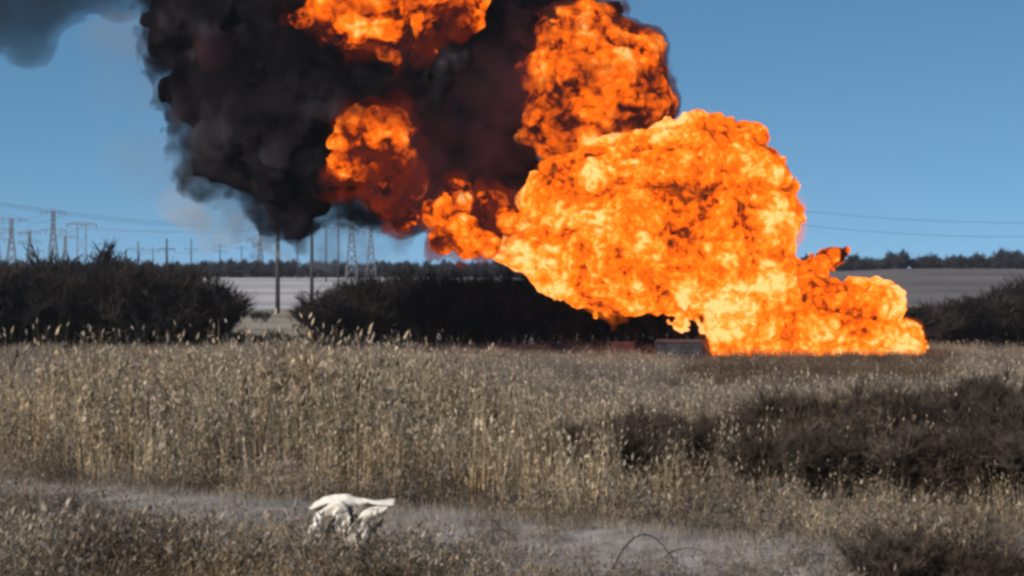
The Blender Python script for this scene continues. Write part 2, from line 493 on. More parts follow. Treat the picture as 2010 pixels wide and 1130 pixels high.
fire = obj('ground_fire', F1, M_FIRE)
tag(fire, 'huge yellow and orange fireball rolling up from the burning meadow', 'fire')

M_FLAME_VEIL = noisy_vol_mat('flame_veil_mat', (0.02, 0.01, 0.01), 0.36, 0.55, 0.40, 0.66, (1.0, 0.17, 0.004), 1.1, 0.2)
obj('flame_veil', blob_mesh('flame_veil', main, D_FIRE, 0.36, 1.5, 3.4, 5, 0.8, 71.0, floor=0.15, warp=1.3, inflate=-0.1, gain=.65), M_FLAME_VEIL, fire)

ball = [
 (1130,75,52,1,.56),(1175,60,40,1,.54),(1145,140,66,0,.66),(1195,130,58,0,.64),(1110,200,56,0,.58),(1165,205,60,0,.66),(1225,190,52,0,.46),(1240,110,42,1,.44),(1262,140,34,1,.40),
 (1250,225,44,0,.30),(1200,245,40,0,.44),(1090,255,46,0,.56),(1140,265,36,0,.62),(1060,250,26,0,.52),(1150,30,26,1,.44),(1272,205,26,1,.26),(1075,130,34,2,.46),
 (1040,130,40,2,.10),(1045,200,36,2,.12),(1030,60,34,3,.05),(1285,150,20,2,.10),(1288,225,18,1,.08),(1255,75,22,2,.12),(1200,22,22,2,.10),(1090,40,30,2,.12),
]
F2 = blob_mesh('fireball', ball, D_FIRE + 2, 0.19, 1.0, 3.8, 5, 0.8, 5.0, warp=0.6)
o = obj('rising_fireball', F2, M_FIRE_DIM); tag(o, 'round orange fireball with sooty rim rising above the ground fire', 'fire')
veil = blob_mesh('soot_glow_veil', [(b_[0], b_[1], b_[2], b_[3]) for b_ in ball], D_FIRE + 2, 0.32, 1.0, 3.8, 4, 0.8, 5.0, inflate=0.55, warp=0.6)
obj('soot_glow_veil', veil, noisy_vol_mat('curling_soot_mat', (0.04, 0.025, 0.025), 1.1, 0.34, 0.42, 0.66, (0.10, 0.010, 0.003), 0.5, 0.3), o)

pat = [(690,255,34,0,.40),(735,240,36,0,.46),(775,240,26,0,.46),(675,310,26,0,.42),(700,300,24,0,.28),(740,300,30,0,.22),(770,330,26,0,.16),(745,360,24,0,.22),(765,395,20,0,.18),(790,300,22,0,.24),(640,270,26,1,.05),(800,270,26,1,.05),(720,190,30,1,.04),(655,345,22,1,.05),(800,360,24,1,.08),(785,425,18,1,.05)]
F3 = blob_mesh('flame', pat, D_FIRE + 0.4, 0.17, 1.0, 2.6, 5, 0.6, 9.0, warp=0.8)
o = obj('smoke_flame', F3, M_FIRE_DIM); tag(o, 'ragged orange flame breaking through the middle of the black smoke', 'fire')
obj('soot_glow_veil', blob_mesh('soot_glow_veil', [b_[:4] for b_ in pat], D_FIRE + 0.0, 0.3, 1.5, 2.8, 5, 0.6, 9.0 + 3, inflate=0.75, warp=0.8), M_GLOW_VEIL, o)

tong = [(850,415,18,0,.46),(890,410,26,0,.50),(895,450,30,0,.48),(920,480,22,0,.42),(945,455,24,0,.26),(975,400,14,0,.34),(1000,425,18,0,.40),(955,385,12,0,.34),(965,475,24,0,.52),(1010,460,24,0,.58),(868,472,18,1,.12),(935,425,26,1,.05),(900,378,22,1,.08),(965,430,24,1.2,.03)]
F4 = blob_mesh('flame', tong, D_FIRE - 1.0, 0.17, 0.8, 2.4, 5, 0.5, 15.0, warp=0.7)
o = obj('flame_tongue', F4, M_FIRE_DIM); tag(o, 'orange flame tongue licking out beneath the black smoke toward the pylons', 'fire')
obj('soot_glow_veil', blob_mesh('soot_glow_veil', [b_[:4] for b_ in tong], D_FIRE - 1.0, 0.3, 1.5, 2.8, 5, 0.6, 15.0 + 3, inflate=0.15, warp=0.8), M_GLOW_VEIL, o)

topf = [(640,-20,44,0,.46),(690,0,44,0,.54),(740,-5,46,0,.52),(790,10,40,0,.40),(840,0,40,0,.34),(880,-30,36,0,.34),(700,-70,60,0,.52),(790,-70,60,0,.46),(620,20,20,0,.40),(760,45,24,0,.34),(820,50,18,0,.26),(580,30,30,1,.05),(660,62,34,1,.06),(720,72,30,1,.08),(800,88,30,1,.06),(870,60,30,1,.08),(905,10,34,1,.10)]
F5 = blob_mesh('flame', topf, D_FIRE - 1.5, 0.2, 1.1, 3.0, 5, 0.7, 21.0, warp=0.8)
o = obj('upper_flame', F5, M_FIRE_DIM); tag(o, 'red orange flame high in the smoke column at the top edge', 'fire')
obj('soot_glow_veil', blob_mesh('soot_glow_veil', [b_[:4] for b_ in topf], D_FIRE - 1.5, 0.3, 1.5, 2.8, 5, 0.6, 21.0 + 3, inflate=0.75, warp=0.8), M_GLOW_VEIL, o)

glow = [(880,300,80,-3,0),(940,250,80,-3,0),(960,330,70,-3,0),(1000,180,60,-3,0),(900,180,80,-3,0),(860,360,50,-3,0),(820,300,60,-3,0),(1010,260,50,-3,0),(980,390,40,-2,0),(780,110,60,-3,0),(700,110,50,-3,0),(1010,100,50,-2,0),(450,120,40,-4,0)]
F11 = blob_mesh('glow', glow, D_FIRE + 4, 0.45, 2.2, 5.0, 5, 1.0, 33.0, warp=1.4)
o = obj('emissive_smoke', F11, M_MAROON); tag(o, 'maroon smoke with firelight added as its own glow between the flames inside the black column', 'smoke', kind='stuff')
puff = [(1598,535,22,0,.54),(1615,515,20,0,.54),(1632,502,14,0,.42),(1650,500,10,0,.3),(1590,560,18,0,.5)]
F6 = blob_mesh('flame', puff, D_FIRE + 3.0, 0.15, 0.6, 1.8, 4, 0.4, 27.0, warp=0.5)
o = obj('flame_puff', F6, M_FIRE_DIM); tag(o, 'small dull red flame puff behind the fire against the far trees', 'fire')

# black smoke column
smk = [
 (345,-40,64,0),(380,40,66,0),(405,120,66,0),(438,195,62,0),(478,260,58,0),(502,308,46,0),(528,335,48,0),(565,350,54,0),(575,400,34,0),(610,350,46,0),
 (450,60,90,0),(520,130,110,-2),(520,230,100,-2),(590,270,90,-2),(620,180,110,-2),(640,80,110,0),(560,20,110,0),(480,-40,110,0),(600,-90,120,0),
 (740,90,100,0),(730,190,90,2),(800,150,110,0),(860,80,100,0),(840,260,100,1),(900,190,110,0),(960,120,90,1),(960,40,70,1),(930,300,90,1),(980,240,80,1),(860,340,70,1),(800,350,50,1),(770,400,34,1),(950,370,60,1),(1000,330,60,1),(1010,170,60,3),(1030,80,44,3),(660,320,44,1),(980,420,34,2),(900,400,40,2),(750,340,50,1.5),(700,280,60,1.5),
 (318,20,24,0),(330,95,22,0),(350,165,24,0),(376,225,22,0),(412,285,24,0),(445,340,20,0),(415,352,12,0),(385,354,8,0),(480,365,20,0),(545,425,18,0),(590,432,16,0),(620,398,22,0),(650,372,20,0),
 (760,-60,130,3),(900,-60,110,3),(640,-200,160,0),(480,-190,140,0),(800,-210,150,2),(360,-180,110,0),(300,-330,150,0),(480,-350,180,0),(660,-370,170,0),(1040,5,26,3),(1080,-20,40,3),(1000,-60,60,3),(1120,-10,24,3),
]
F7 = blob_mesh('smoke', smk, D_FIRE + 4, 0.34, 2.3, 7.0, 5, 0.7, 31.0, warp=1.4, gain=.55, inflate=-0.5)
smoke = obj('smoke_column', F7, M_SMOKE); tag(smoke, 'dense black billowing smoke column leaning away from the fireball', 'smoke', kind='thing')
sv = blob_mesh('smoke_veil', smk, D_FIRE + 4, 0.5, 2.6, 5.0, 5, 0.9, 77.0, inflate=0.7, warp=1.6, gain=.65)
obj('smoke_veil', sv, M_SMOKE_VEIL, smoke)
# drifting end of the plume at the top left
drift = [(-40,-10,70,0),(20,10,50,0),(60,20,40,0),(110,-10,40,0),(180,-15,34,0),(235,-20,34,0),(40,70,26,0),(85,88,14,0),(-60,60,40,0),(-10,40,44,0),(290,-50,50,0),(100,-70,90,0),(0,-110,110,0),(230,-110,90,0),(-120,-40,100,0)]
F8 = blob_mesh('smoke', drift, D_FIRE + 30, 0.5, 1.6, 5.0, 4, 1.2, 41.0, warp=1.0)
o = obj('drifting_smoke', F8, vol_mat('smoke_drift_mat', (0.06, 0.08, 0.11), 0.20)); tag(o, 'dark ragged end of the smoke plume drifting at the upper corner', 'smoke', kind='stuff')
# thin grey smoke below the column and streaks falling out of it
thin = [(470,400,40,0),(520,430,50,0),(440,370,26,0),(400,360,22,0),(380,352,16,0),(590,450,44,0),(650,430,50,0),(700,410,50,0),(740,450,40,0),(680,470,40,0),(560,420,40,0),(500,380,36,0),(360,400,30,0),(420,440,36,0),(620,390,40,0),(790,450,30,0)]
F9 = blob_mesh('smoke', thin, D_FIRE + 8, 0.45, 1.4, 4.0, 4, 1.2, 51.0, warp=1.0)
o = obj('thin_smoke', F9, M_SMOKE_THIN); tag(o, 'thin grey smoke hanging below the black column in front of the pylons', 'smoke', kind='stuff')
streak = [(225,130,36,0),(230,190,34,0),(220,250,30,0),(210,300,26,0),(300,110,40,0),(310,190,44,0),(320,260,44,0),(330,330,44,0),(260,60,40,0),(350,390,40,0),(280,300,34,0),(200,60,34,0)]
F10 = blob_mesh('smoke', streak, D_FIRE + 14, 0.6, 1.8, 5.0, 4, 1.4, 61.0, warp=1.2)
o = obj('smoke_streaks', F10, M_SMOKE_FAINT); tag(o, 'faint streaks of smoke falling beside the black column', 'smoke', kind='stuff')

# ================================================================ vegetation helpers
def blade(mb, base, tip, bend, w, mi=0, seg=2, face=None):
    """a flat tapering leaf of seg quads from base to tip, bowed by bend"""
    base, tip, bend = Vector(base), Vector(tip), Vector(bend)
    dirv = (tip - base)
    side = Vector((-dirv.y, dirv.x, 0))
    if side.length < 1e-4: side = Vector((1, 0, 0))
    ang = random.uniform(0, PI) if face is None else face
    side = Vector((math.cos(ang), math.sin(ang), 0))
    prev = None
    for i in range(seg + 1):
        t = i / seg
        p = base.lerp(tip, t) + bend * (4 * t * (1 - t))
        ww = w * (1 - t * 0.92) * 0.5
        a, b = p - side * ww, p + side * ww
        if prev: mb.quad(prev[0], prev[1], b, a, mi)
        prev = (a, b)

def reed_patch(name, size, count, hmin, hmax, sw, mats, plume=0.6, leaves=3, lw=0.022, lean=0.25):
    mb = MB()
    for k in range(count):
        x, y = random.uniform(-size/2, size/2), random.uniform(-size/2, size/2)
        h = random.uniform(hmin, hmax)
        lx, ly = random.gauss(0.06, lean * 0.5) * h, random.gauss(0, lean * 0.4) * h
        if random.random() < 0.12: lx *= 2.2; h *= 0.8
        top = Vector((x + lx, y + ly, h)); bs = Vector((x, y, -0.1))
        bend = Vector((-lx * 0.18, -ly * 0.18, 0))
        blade(mb, bs, top, bend, sw, 0, 3)
        for q in range(leaves):
            t = random.uniform(0.2, 0.95)
            p0 = bs.lerp(top, t) + bend * (4 * t * (1 - t))
            an = random.uniform(0, 2*PI); ln = random.uniform(0.25, 0.55) * min(1.0, h / 2.0)
            p1 = p0 + Vector((math.cos(an) * ln * 0.7, math.sin(an) * ln * 0.7, ln * random.uniform(-0.35, 0.7)))
            blade(mb, p0, p1, Vector((0, 0, ln * 0.14)), lw * random.uniform(0.6, 1.3), 0 if random.random() < .75 else 1, 2, an + PI/2)
        if random.random() < plume:
            pl = random.uniform(0.16, 0.30); dv = (top - bs).normalized()
            e = top + dv * pl + Vector((random.uniform(0, .10), 0, -0.03)); m_ = top.lerp(e, 0.45); w = random.uniform(0.02, 0.042)
            for an in (0.3, 1.9):
                sd = Vector((math.cos(an), math.sin(an), 0)) * w
                mb.quad(top, m_ - sd, e, m_ + sd, 1)
    return mb.mesh(name, mats)

def scatter(name, pts, variants, label, cat=None, tilt=0.0):
    """pts: (x, y, z, scale, rotation, variant); one stuff object whose patches are instanced with geometry nodes"""
    pts = np.array(pts, float)
    me = bpy.data.meshes.new(name)
    me.vertices.add(len(pts)); me.vertices.foreach_set('co', pts[:, :3].astype(np.float32).ravel())
    for nm, colm in (('psize', 3), ('pturn', 4)):
        at = me.attributes.new(nm, 'FLOAT', 'POINT'); at.data.foreach_set('value', pts[:, colm].astype(np.float32))
    at = me.attributes.new('pkind', 'INT', 'POINT'); at.data.foreach_set('value', pts[:, 5].astype(np.int32))
    o = bpy.data.objects.new(name, me); COL.objects.link(o)
    ng = bpy.data.node_groups.new(name + '_nodes', 'GeometryNodeTree')
    ng.interface.new_socket('Geometry', in_out='INPUT', socket_type='NodeSocketGeometry')
    ng.interface.new_socket('Geometry', in_out='OUTPUT', socket_type='NodeSocketGeometry')
    n, l = ng.nodes, ng.links
    gi, go = n.new('NodeGroupInput'), n.new('NodeGroupOutput')
    join = n.new('GeometryNodeJoinGeometry')
    for vm in reversed(variants):
        so = bpy.data.objects.new(vm.name + '_source', vm)
        oi = n.new('GeometryNodeObjectInfo'); oi.inputs['Object'].default_value = so; oi.inputs['As Instance'].default_value = False
        gt = n.new('GeometryNodeGeometryToInstance'); l.new(oi.outputs['Geometry'], gt.inputs[0]); l.new(gt.outputs[0], join.inputs[0])
    ip = n.new('GeometryNodeInstanceOnPoints')
    l.new(gi.outputs[0], ip.inputs['Points']); l.new(join.outputs[0], ip.inputs['Instance'])
    ip.inputs['Pick Instance'].default_value = True
    def attr(nm, dt):
        a = n.new('GeometryNodeInputNamedAttribute'); a.data_type = dt; a.inputs['Name'].default_value = nm; return a.outputs['Attribute']
    l.new(attr('pkind', 'INT'), ip.inputs['Instance Index'])
    cx = n.new('ShaderNodeCombineXYZ'); l.new(attr('pturn', 'FLOAT'), cx.inputs['Z']); l.new(cx.outputs[0], ip.inputs['Rotation'])
    l.new(attr('psize', 'FLOAT'), ip.inputs['Scale'])
    l.new(ip.outputs[0], go.inputs[0])
    md = o.modifiers.new('patches', 'NODES'); md.node_group = ng
    tag(o, label, cat, kind='stuff')
    return o

def leaf_mat(name, stops, scale=0.35, trans=0.25, tint=None):
    """dead leaf colour: fine and patchy noise between stops, drifting to a second hue over tens of metres"""
    m, n, l = mat_new(name)
    out = n['Material Output']; n.remove(n['Principled BSDF'])
    g = n.new('ShaderNodeNewGeometry')
    t = noise_node(n, l, g.outputs['Position'], scale, 3, 0.6)
    t2 = noise_node(n, l, g.outputs['Position'], 5.0, 2, 0.6)
    f = math_node(n, l, 'ADD', math_node(n, l, 'MULTIPLY', t.outputs['Fac'], 0.5), math_node(n, l, 'MULTIPLY', t2.outputs['Fac'], 0.5))
    r = ramp(n, stops); l.new(f, r.inputs['Fac'])
    oi = n.new('ShaderNodeObjectInfo'); ro = ramp(n, [(0.0, (0.68, 0.68, 0.70)), (0.5, (1.05, 1.04, 1.02)), (1.0, (1.6, 1.5, 1.34))])
    l.new(oi.outputs['Random'], ro.inputs['Fac'])
    m0 = n.new('ShaderNodeMix'); m0.data_type = 'RGBA'; m0.blend_type = 'MULTIPLY'; m0.inputs['Factor'].default_value = 1.0
    l.new(r.outputs['Color'], m0.inputs['A']); l.new(ro.outputs['Color'], m0.inputs['B']); colr = m0.outputs['Result']
    if tint:
        t3 = noise_node(n, l, g.outputs['Position'], 0.11, 2, 0.5)
        r3 = ramp(n, [(0.42, (1, 1, 1)), (0.60, tint)]); l.new(t3.outputs['Fac'], r3.inputs['Fac'])
        mm = n.new('ShaderNodeMix'); mm.data_type = 'RGBA'; mm.blend_type = 'MULTIPLY'; mm.inputs['Factor'].default_value = 1.0
        l.new(colr, mm.inputs['A']); l.new(r3.outputs['Color'], mm.inputs['B']); colr = mm.outputs['Result']
    d = n.new('ShaderNodeBsdfDiffuse'); l.new(colr, d.inputs['Color'])
    tr = n.new('ShaderNodeBsdfTranslucent'); l.new(colr, tr.inputs['Color'])
    mx = n.new('ShaderNodeMixShader'); mx.inputs[0].default_value = trans
    l.new(d.outputs[0], mx.inputs[1]); l.new(tr.outputs[0], mx.inputs[2]); l.new(mx.outputs[0], out.inputs['Surface'])
    return m

M_REED = leaf_mat('reed_mat', [(0.38, (0.050, 0.033, 0.020)), (0.48, (0.21, 0.148, 0.088)), (0.60, (0.54, 0.42, 0.275))], tint=(0.72, 0.80, 0.92))
M_PLUME = leaf_mat('plume_mat', [(0.35, (0.30, 0.23, 0.16)), (0.6, (0.62, 0.52, 0.41))])
M_GRASS = leaf_mat('dry_grass_mat', [(0.36, (0.07, 0.055, 0.042)), (0.48, (0.19, 0.155, 0.12)), (0.62, (0.34, 0.285, 0.225))], tint=(0.75, 0.75, 0.8))
M_SCORCH = leaf_mat('scorched_grass_mat', [(0.36, (0.035, 0.022, 0.015)), (0.48, (0.10, 0.068, 0.045)), (0.62, (0.19, 0.135, 0.095))])
M_WEED = leaf_mat('weed_mat', [(0.36, (0.036, 0.027, 0.020)), (0.48, (0.13, 0.102, 0.077)), (0.60, (0.34, 0.275, 0.205))], tint=(1.0, 0.93, 0.8))
M_GREY = leaf_mat('grey_grass_mat', [(0.34, (0.13, 0.11, 0.092)), (0.5, (0.255, 0.222, 0.195)), (0.66, (0.40, 0.355, 0.31))])
M_BARK = mat_plain('dark_bark_mat', [(0.35, (0.006, 0.005, 0.006)), (0.5, (0.017, 0.013, 0.012)), (0.68, (0.058, 0.042, 0.035))], 0.22)
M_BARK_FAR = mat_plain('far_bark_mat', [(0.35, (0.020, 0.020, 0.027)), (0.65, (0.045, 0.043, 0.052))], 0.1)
M_BRUSH = leaf_mat('brush_mat', [(0.3, (0.016, 0.012, 0.010)), (0.5, (0.05, 0.037, 0.030)), (0.68, (0.13, 0.105, 0.085))], 0.8, 0.1)

# ================================================================ reeds and grass
d_s = 44.0          # distance of the sack: where the ground appears at its foot
while HORIZON + (CAMZ - gz(P(690, 0, d_s).x, d_s)) / d_s * FPX < 1080: d_s -= 0.1
def by_sack(x, y): return abs(px_of(x, y) - 690) < 110 and d_s - 3.0 < y < d_s + 0.9
def rows(y0, y1, step, cover=0.30):
    """jittered grid of points across the view between distances y0 and y1"""
    y = y0; out = []
    while y < y1:
        w = cover * y + 2
        x = -w
        while x < w:
            out.append((x + random.uniform(-.5, .5) * step, y + random.uniform(-.5, .5) * step)); x += step
        y += step
    return out

def px_of(x, y): return 1005 + x / y * FPX

def n2(x, y, w, o): return float(vnoise(np.array([[x / w, y / w, o]], np.float32))[0])
TALL = [reed_patch('tall_reed_patch', 0.9, 12, 1.8, 3.5, 0.042, [M_REED, M_PLUME], 0.34, 5, 0.075, 0.26) for _ in range(6)]
COARSE = [reed_patch('coarse_grass_patch', 1.3, 26, 0.5, 1.5, 0.03, [M_REED, M_PLUME], 0.06, 5, 0.06, 0.6) for _ in range(4)]
pts, pts2 = [], []
for x, y in rows(36, 84, 0.95):
    t = track_offset(x, y)
    if t > -2.7 - 1.6 * n2(x, y, 1.7, 9): continue
    p = px_of(x, y)
    # reeds are tallest left of the white sack and give way to brush on the right
    s = np.interp(p, [-100, 200, 500, 760, 900, 1050, 1200, 1350, 2200], [1.02, 1.05, 1.10, 1.06, 0.92, 0.82, 0.66, 0.60, 0.62])
    dens = np.interp(p, [0, 900, 1150, 1350, 2100], [1, 1, 0.8, 0.5, 0.5])
    cl = n2(x, y, 4.0, 3)
    if y < 54: s *= 0.62 + 0.38 * smooth(40, 54, y)
    if n2(x, y, 1.6, 5) > 0.27 and random.random() < dens:
        pts.append((x, y, gz(x, y), s * (0.62 + 0.66 * cl) * random.uniform(0.66, 1.12), random.uniform(0, 2*PI), random.randrange(6)))
    elif random.random() < 0.75:
        pts2.append((x, y, gz(x, y), (0.5 + 0.6 * cl) * random.uniform(0.7, 1.1), random.uniform(0, 2*PI), random.randrange(4)))
scatter('reed_bed', pts, TALL, 'dense bed of tall dry tan reeds with feathery heads')
scatter('coarse_grass', pts2, COARSE, 'coarse arching dead grass between the reeds and the brush')

MEADOW = [reed_patch('meadow_patch', 2.2, 70, 0.25, 0.95, 0.035, [M_GRASS, M_PLUME], 0.05, 2, 0.05, 0.5) for _ in range(4)]
SCORCH = [reed_patch('scorched_patch', 2.2, 80, 0.3, 0.9, 0.04, [M_SCORCH, M_GRASS], 0.04, 2, 0.05, 0.4) for _ in range(3)]
pts, pts2 = [], []
for x, y in rows(78, 150, 1.7) + rows(150, 232, 2.4):
    p = px_of(x, y)
    if 116 < y + 3 * n2(x, y, 6, 1) < 124 and 1120 < p < 1640: continue          # bare pale path
    if random.random() < 0.15 or n2(x, y, 5, 2) < 0.25: continue
    rec = (x, y, gz(x, y), random.uniform(0.5, 0.9) + 0.7 * n2(x, y, 8, 4), random.uniform(0, 2*PI), random.randrange(3))
    (pts2 if 124 < y < 206 and p > 1290 + 90 * n2(x, y, 9, 6) and p < 1850 + 60 * n2(x, y, 7, 3) else pts).append(rec)
scatter('meadow_grass', pts, MEADOW, 'short dry brown meadow grass stretching to the fire')
scatter('scorched_grass', pts2, SCORCH, 'dark scorched grass in front of the ground fire')

WEED = [reed_patch('weed_patch', 1.0, 34, 0.25, 1.05, 0.014, [M_WEED, M_GREY], 0.05, 7, 0.040, 0.7) for _ in range(6)]
pts = []
for x, y in rows(33, 58, 0.55):
    t = track_offset(x, y)
    p = px_of(x, y)
    lim = np.interp(p, [0, 300, 600, 900, 1050, 1150, 1250], [1.7, 2.0, 2.9, 3.8, 3.6, 5.5, 9.0])
    if t < lim - 0.9 + 1.8 * n2(x, y, 2.2, 7) or random.random() < 0.1: continue
    if by_sack(x, y):
        if y > d_s - 0.6: continue
        c = -0.18
    c = n2(x, y, 2.6, 8)
    if -0.1 < c < 0.2: continue
    pts.append((x, y, gz(x, y), (0.35 + 0.9 * c) * random.uniform(0.6, 1.2), random.uniform(0, 2*PI), random.randrange(6)))
for x, y in rows(36, 75, 0.8):
    t = track_offset(x, y)
    if -4.6 < t < -2.2 and random.random() < 0.8:
        pts.append((x, y, gz(x, y), random.uniform(0.5, 1.3), random.uniform(0, 2*PI), random.randrange(6)))
for x, y in rows(34, 66, 0.6):
    t = track_offset(x, y)
    if -2.9 < t < 9 and n2(x, y, 2.8, 12) > 0.60 and random.random() < 0.7 and not by_sack(x, y):
        pts.append((x, y, gz(x, y), random.uniform(0.25, 0.8), random.uniform(0, 2*PI), random.randrange(6)))
scatter('roadside_weeds', pts, WEED, 'tangled dull brown weeds along the near verge')

SHORT = [reed_patch('short_grass_patch', 1.0, 80, 0.06, 0.30, 0.014, [M_GREY, M_GREY], 0.0, 1, 0.012, 0.8) for _ in range(4)]
pts = []
for x, y in rows(33, 76, 0.75):
    t = track_offset(x, y)
    if -2.9 < t < 7.0 and random.random() < 0.85 and not by_sack(x, y):
        pts.append((x, y, gz(x, y), random.uniform(0.6, 1.2), random.uniform(0, 2*PI), random.randrange(4)))
scatter('track_grass', pts, SHORT, 'sparse grey grass worn short along the bare track')

# ================================================================ woody plants
def woody(seed, height, stems, spread, levels, r0, twig_w, twigs, twig_len, up=0.5, base_spread=0.1, low_twigs=0):
    """returns (stem MB, twig MB) of a bare shrub or tree rooted at the origin"""
    rnd = random.Random(seed)
    A, B = MB(), MB()
    def grow(p, d, ln, r, lev):
        pts_, rad = [p], [r]
        nseg = 3
        for i in range(nseg):
            d = (d + Vector((rnd.gauss(0, .16), rnd.gauss(0, .16), rnd.gauss(0.06, .08)))).normalized()
            p = p + d * (ln / nseg); pts_.append(p); rad.append(r * (1 - 0.55 * (i + 1) / nseg))
        A.tube(pts_, rad, 4 if lev == 0 else 3, cap=False)
        if lev >= levels or low_twigs:
            for q in range(twigs if lev >= levels else low_twigs):
                t = rnd.uniform(0.1, 1.0); k = min(int(t * nseg), nseg - 1)
                p0 = pts_[k].lerp(pts_[k+1], t * nseg - k)
                dd = (d + Vector((rnd.gauss(0, .75), rnd.gauss(0, .75), rnd.gauss(up * 0.6, .5)))).normalized()
                p1 = p0 + dd * twig_len * rnd.uniform(0.5, 1.3)
                mid = p0.lerp(p1, .5) + Vector((rnd.gauss(0, .08), rnd.gauss(0, .08), rnd.gauss(0, .08))) * twig_len
                sd = dd.cross(Vector((rnd.gauss(0,1), rnd.gauss(0,1), rnd.gauss(0,1)))).normalized() * twig_w * 0.5
                B.quad(p0 - sd, p0 + sd, mid + sd * .8, mid - sd * .8); B.tri(mid - sd * .8, mid + sd * .8, p1)
                for z in range(2):
                    t2 = rnd.uniform(.2, .9); p2 = p0.lerp(p1, t2)
                    p3 = p2 + (dd + Vector((rnd.gauss(0, .8), rnd.gauss(0, .8), rnd.gauss(.2, .5)))).normalized() * twig_len * rnd.uniform(.25, .6)
                    B.tri(p2 - sd * .6, p2 + sd * .6, p3)
        if lev >= levels: return
        nb_ = rnd.choice((3, 4))
        for q in range(nb_):
            t = rnd.uniform(0.35, 1.0) if q else 1.0
            k = min(int(t * nseg), nseg - 1); p0 = pts_[k].lerp(pts_[k+1], t * nseg - k)
            an = rnd.uniform(0, 2*PI)
            dd = (d * 0.75 + Vector((math.cos(an), math.sin(an), 0)) * spread * rnd.uniform(.6, 1.2) + Vector((0, 0, up * .4))).normalized()
            grow(p0, dd, ln * rnd.uniform(.55, .8), r * 0.5, lev + 1)
    for s_ in range(stems):
        an = 2*PI * s_ / stems + rnd.uniform(-.5, .5)
        lean_ = spread * (0.55 if stems > 1 else 0.08) * rnd.uniform(.4, 1.2)
        d = Vector((math.cos(an) * lean_, math.sin(an) * lean_, 1)).normalized()
        grow(Vector((math.cos(an) * base_spread, math.sin(an) * base_spread, -0.15)), d, height * 0.46 * rnd.uniform(.8, 1.1), r0 * rnd.uniform(.7, 1.1), 0)
    return A, B

def plant_meshes(nm, count, mat_a, mat_b, **kw):
    out = []
    for i in range(count):
        A, B = woody(hash(nm) % 1000 + i * 17 if False else sum(map(ord, nm)) + i * 17, **kw)
        a, b = A.mesh(nm + '_trunk'), B.mesh(nm + '_crown')
        a.materials.append(mat_a); b.materials.append(mat_b)
        out.append((a, b))
    return out

def place_plant(name, meshes, loc, scale, rz, label, cat, group, parts=('trunk', 'crown'), sz=None):
    e = empty(name, loc, rz); e.scale = (scale, scale, scale * (sz or 1.0))
    for pn, me in zip(parts, meshes):
        o = bpy.data.objects.new(pn, me); COL.objects.link(o); o.parent = e
    return tag(e, label, cat, group)

THICK = plant_meshes('thicket', 6, M_BARK, M_BARK, height=9.0, stems=6, spread=0.75, levels=2, r0=0.13, twig_w=0.11, twigs=11, twig_len=1.5, up=0.6, base_spread=0.6, low_twigs=14)
def thicket(px0, px1, d0, d1, step, top, label, group):
    d = d0
    while d < d1:
        x0, x1 = (px0 - 1005) / FPX * d, (px1 - 1005) / FPX * d
        x = x0
        while x < x1:
            xx, yy = x + random.uniform(-.4, .4) * step, d + random.uniform(-.4, .4) * step
            p = px_of(xx, yy)
            hgt = random.uniform(.86, 1.08) * CAMZ + (HORIZON - np.interp(p, top[0], top[1])) / FPX * yy * random.uniform(.9, 1.15)
            place_plant('bare_shrub', random.choice(THICK), (xx, yy, gz(xx, yy)), 1.0 * random.uniform(.92, 1.1), random.uniform(0, 6.28),
                        label, 'shrub', group, ('stems', 'twigs'), sz=hgt / 9.6)
            x += step
        d += step
thicket(-70, 425, 228, 246, 2.9, ([-70, 120, 190, 250, 330, 425], [504, 506, 498, 508, 512, 535]), 'dark bare shrub in the tall thicket beside the pale field gap', 'shrubs of the tall dark thicket')
thicket(648, 1480, 232, 247, 3.2, ([640, 690, 760, 1000, 1480], [560, 530, 522, 515, 545]), 'dark bare shrub in the thicket behind the ground fire', 'shrubs of the thicket behind the fire')
thicket(1690, 2090, 226, 242, 3.1, ([1690, 1800, 1900, 1960, 2000, 2090], [600, 590, 572, 560, 538, 530]), 'dark bare shrub in the low thicket past the end of the fire', 'shrubs of the low thicket past the fire')
# low dark scrub that closes the gap at its foot
for px_, d, s in ((440, 232, .35), (470, 236, .3), (505, 233, .28), (540, 238, .3), (575, 232, .28), (610, 236, .34), (640, 233, .42)):
    q = P(px_, 600, d)
    place_plant('low_shrub', random.choice(THICK), (q.x, d, gz(q.x, d)), s * 1.1, random.uniform(0, 6.28), 'low dark bare shrub at the foot of the pale field gap', 'shrub', 'low shrubs in the gap', ('stems', 'twigs'), sz=.8)

for px_, d in ((436, 430), (452, 436), (470, 440), (500, 446), (520, 440), (590, 440), (625, 436), (640, 430), (655, 434)):
    q = P(px_, 600, d)
    place_plant('field_shrub', random.choice(THICK), (q.x, d, gz(q.x, d)), .42, random.uniform(0, 6.28), 'small dark shrub dotting the pale field seen through the gap', 'shrub', 'shrubs in the pale field', ('stems', 'twigs'), sz=.75)

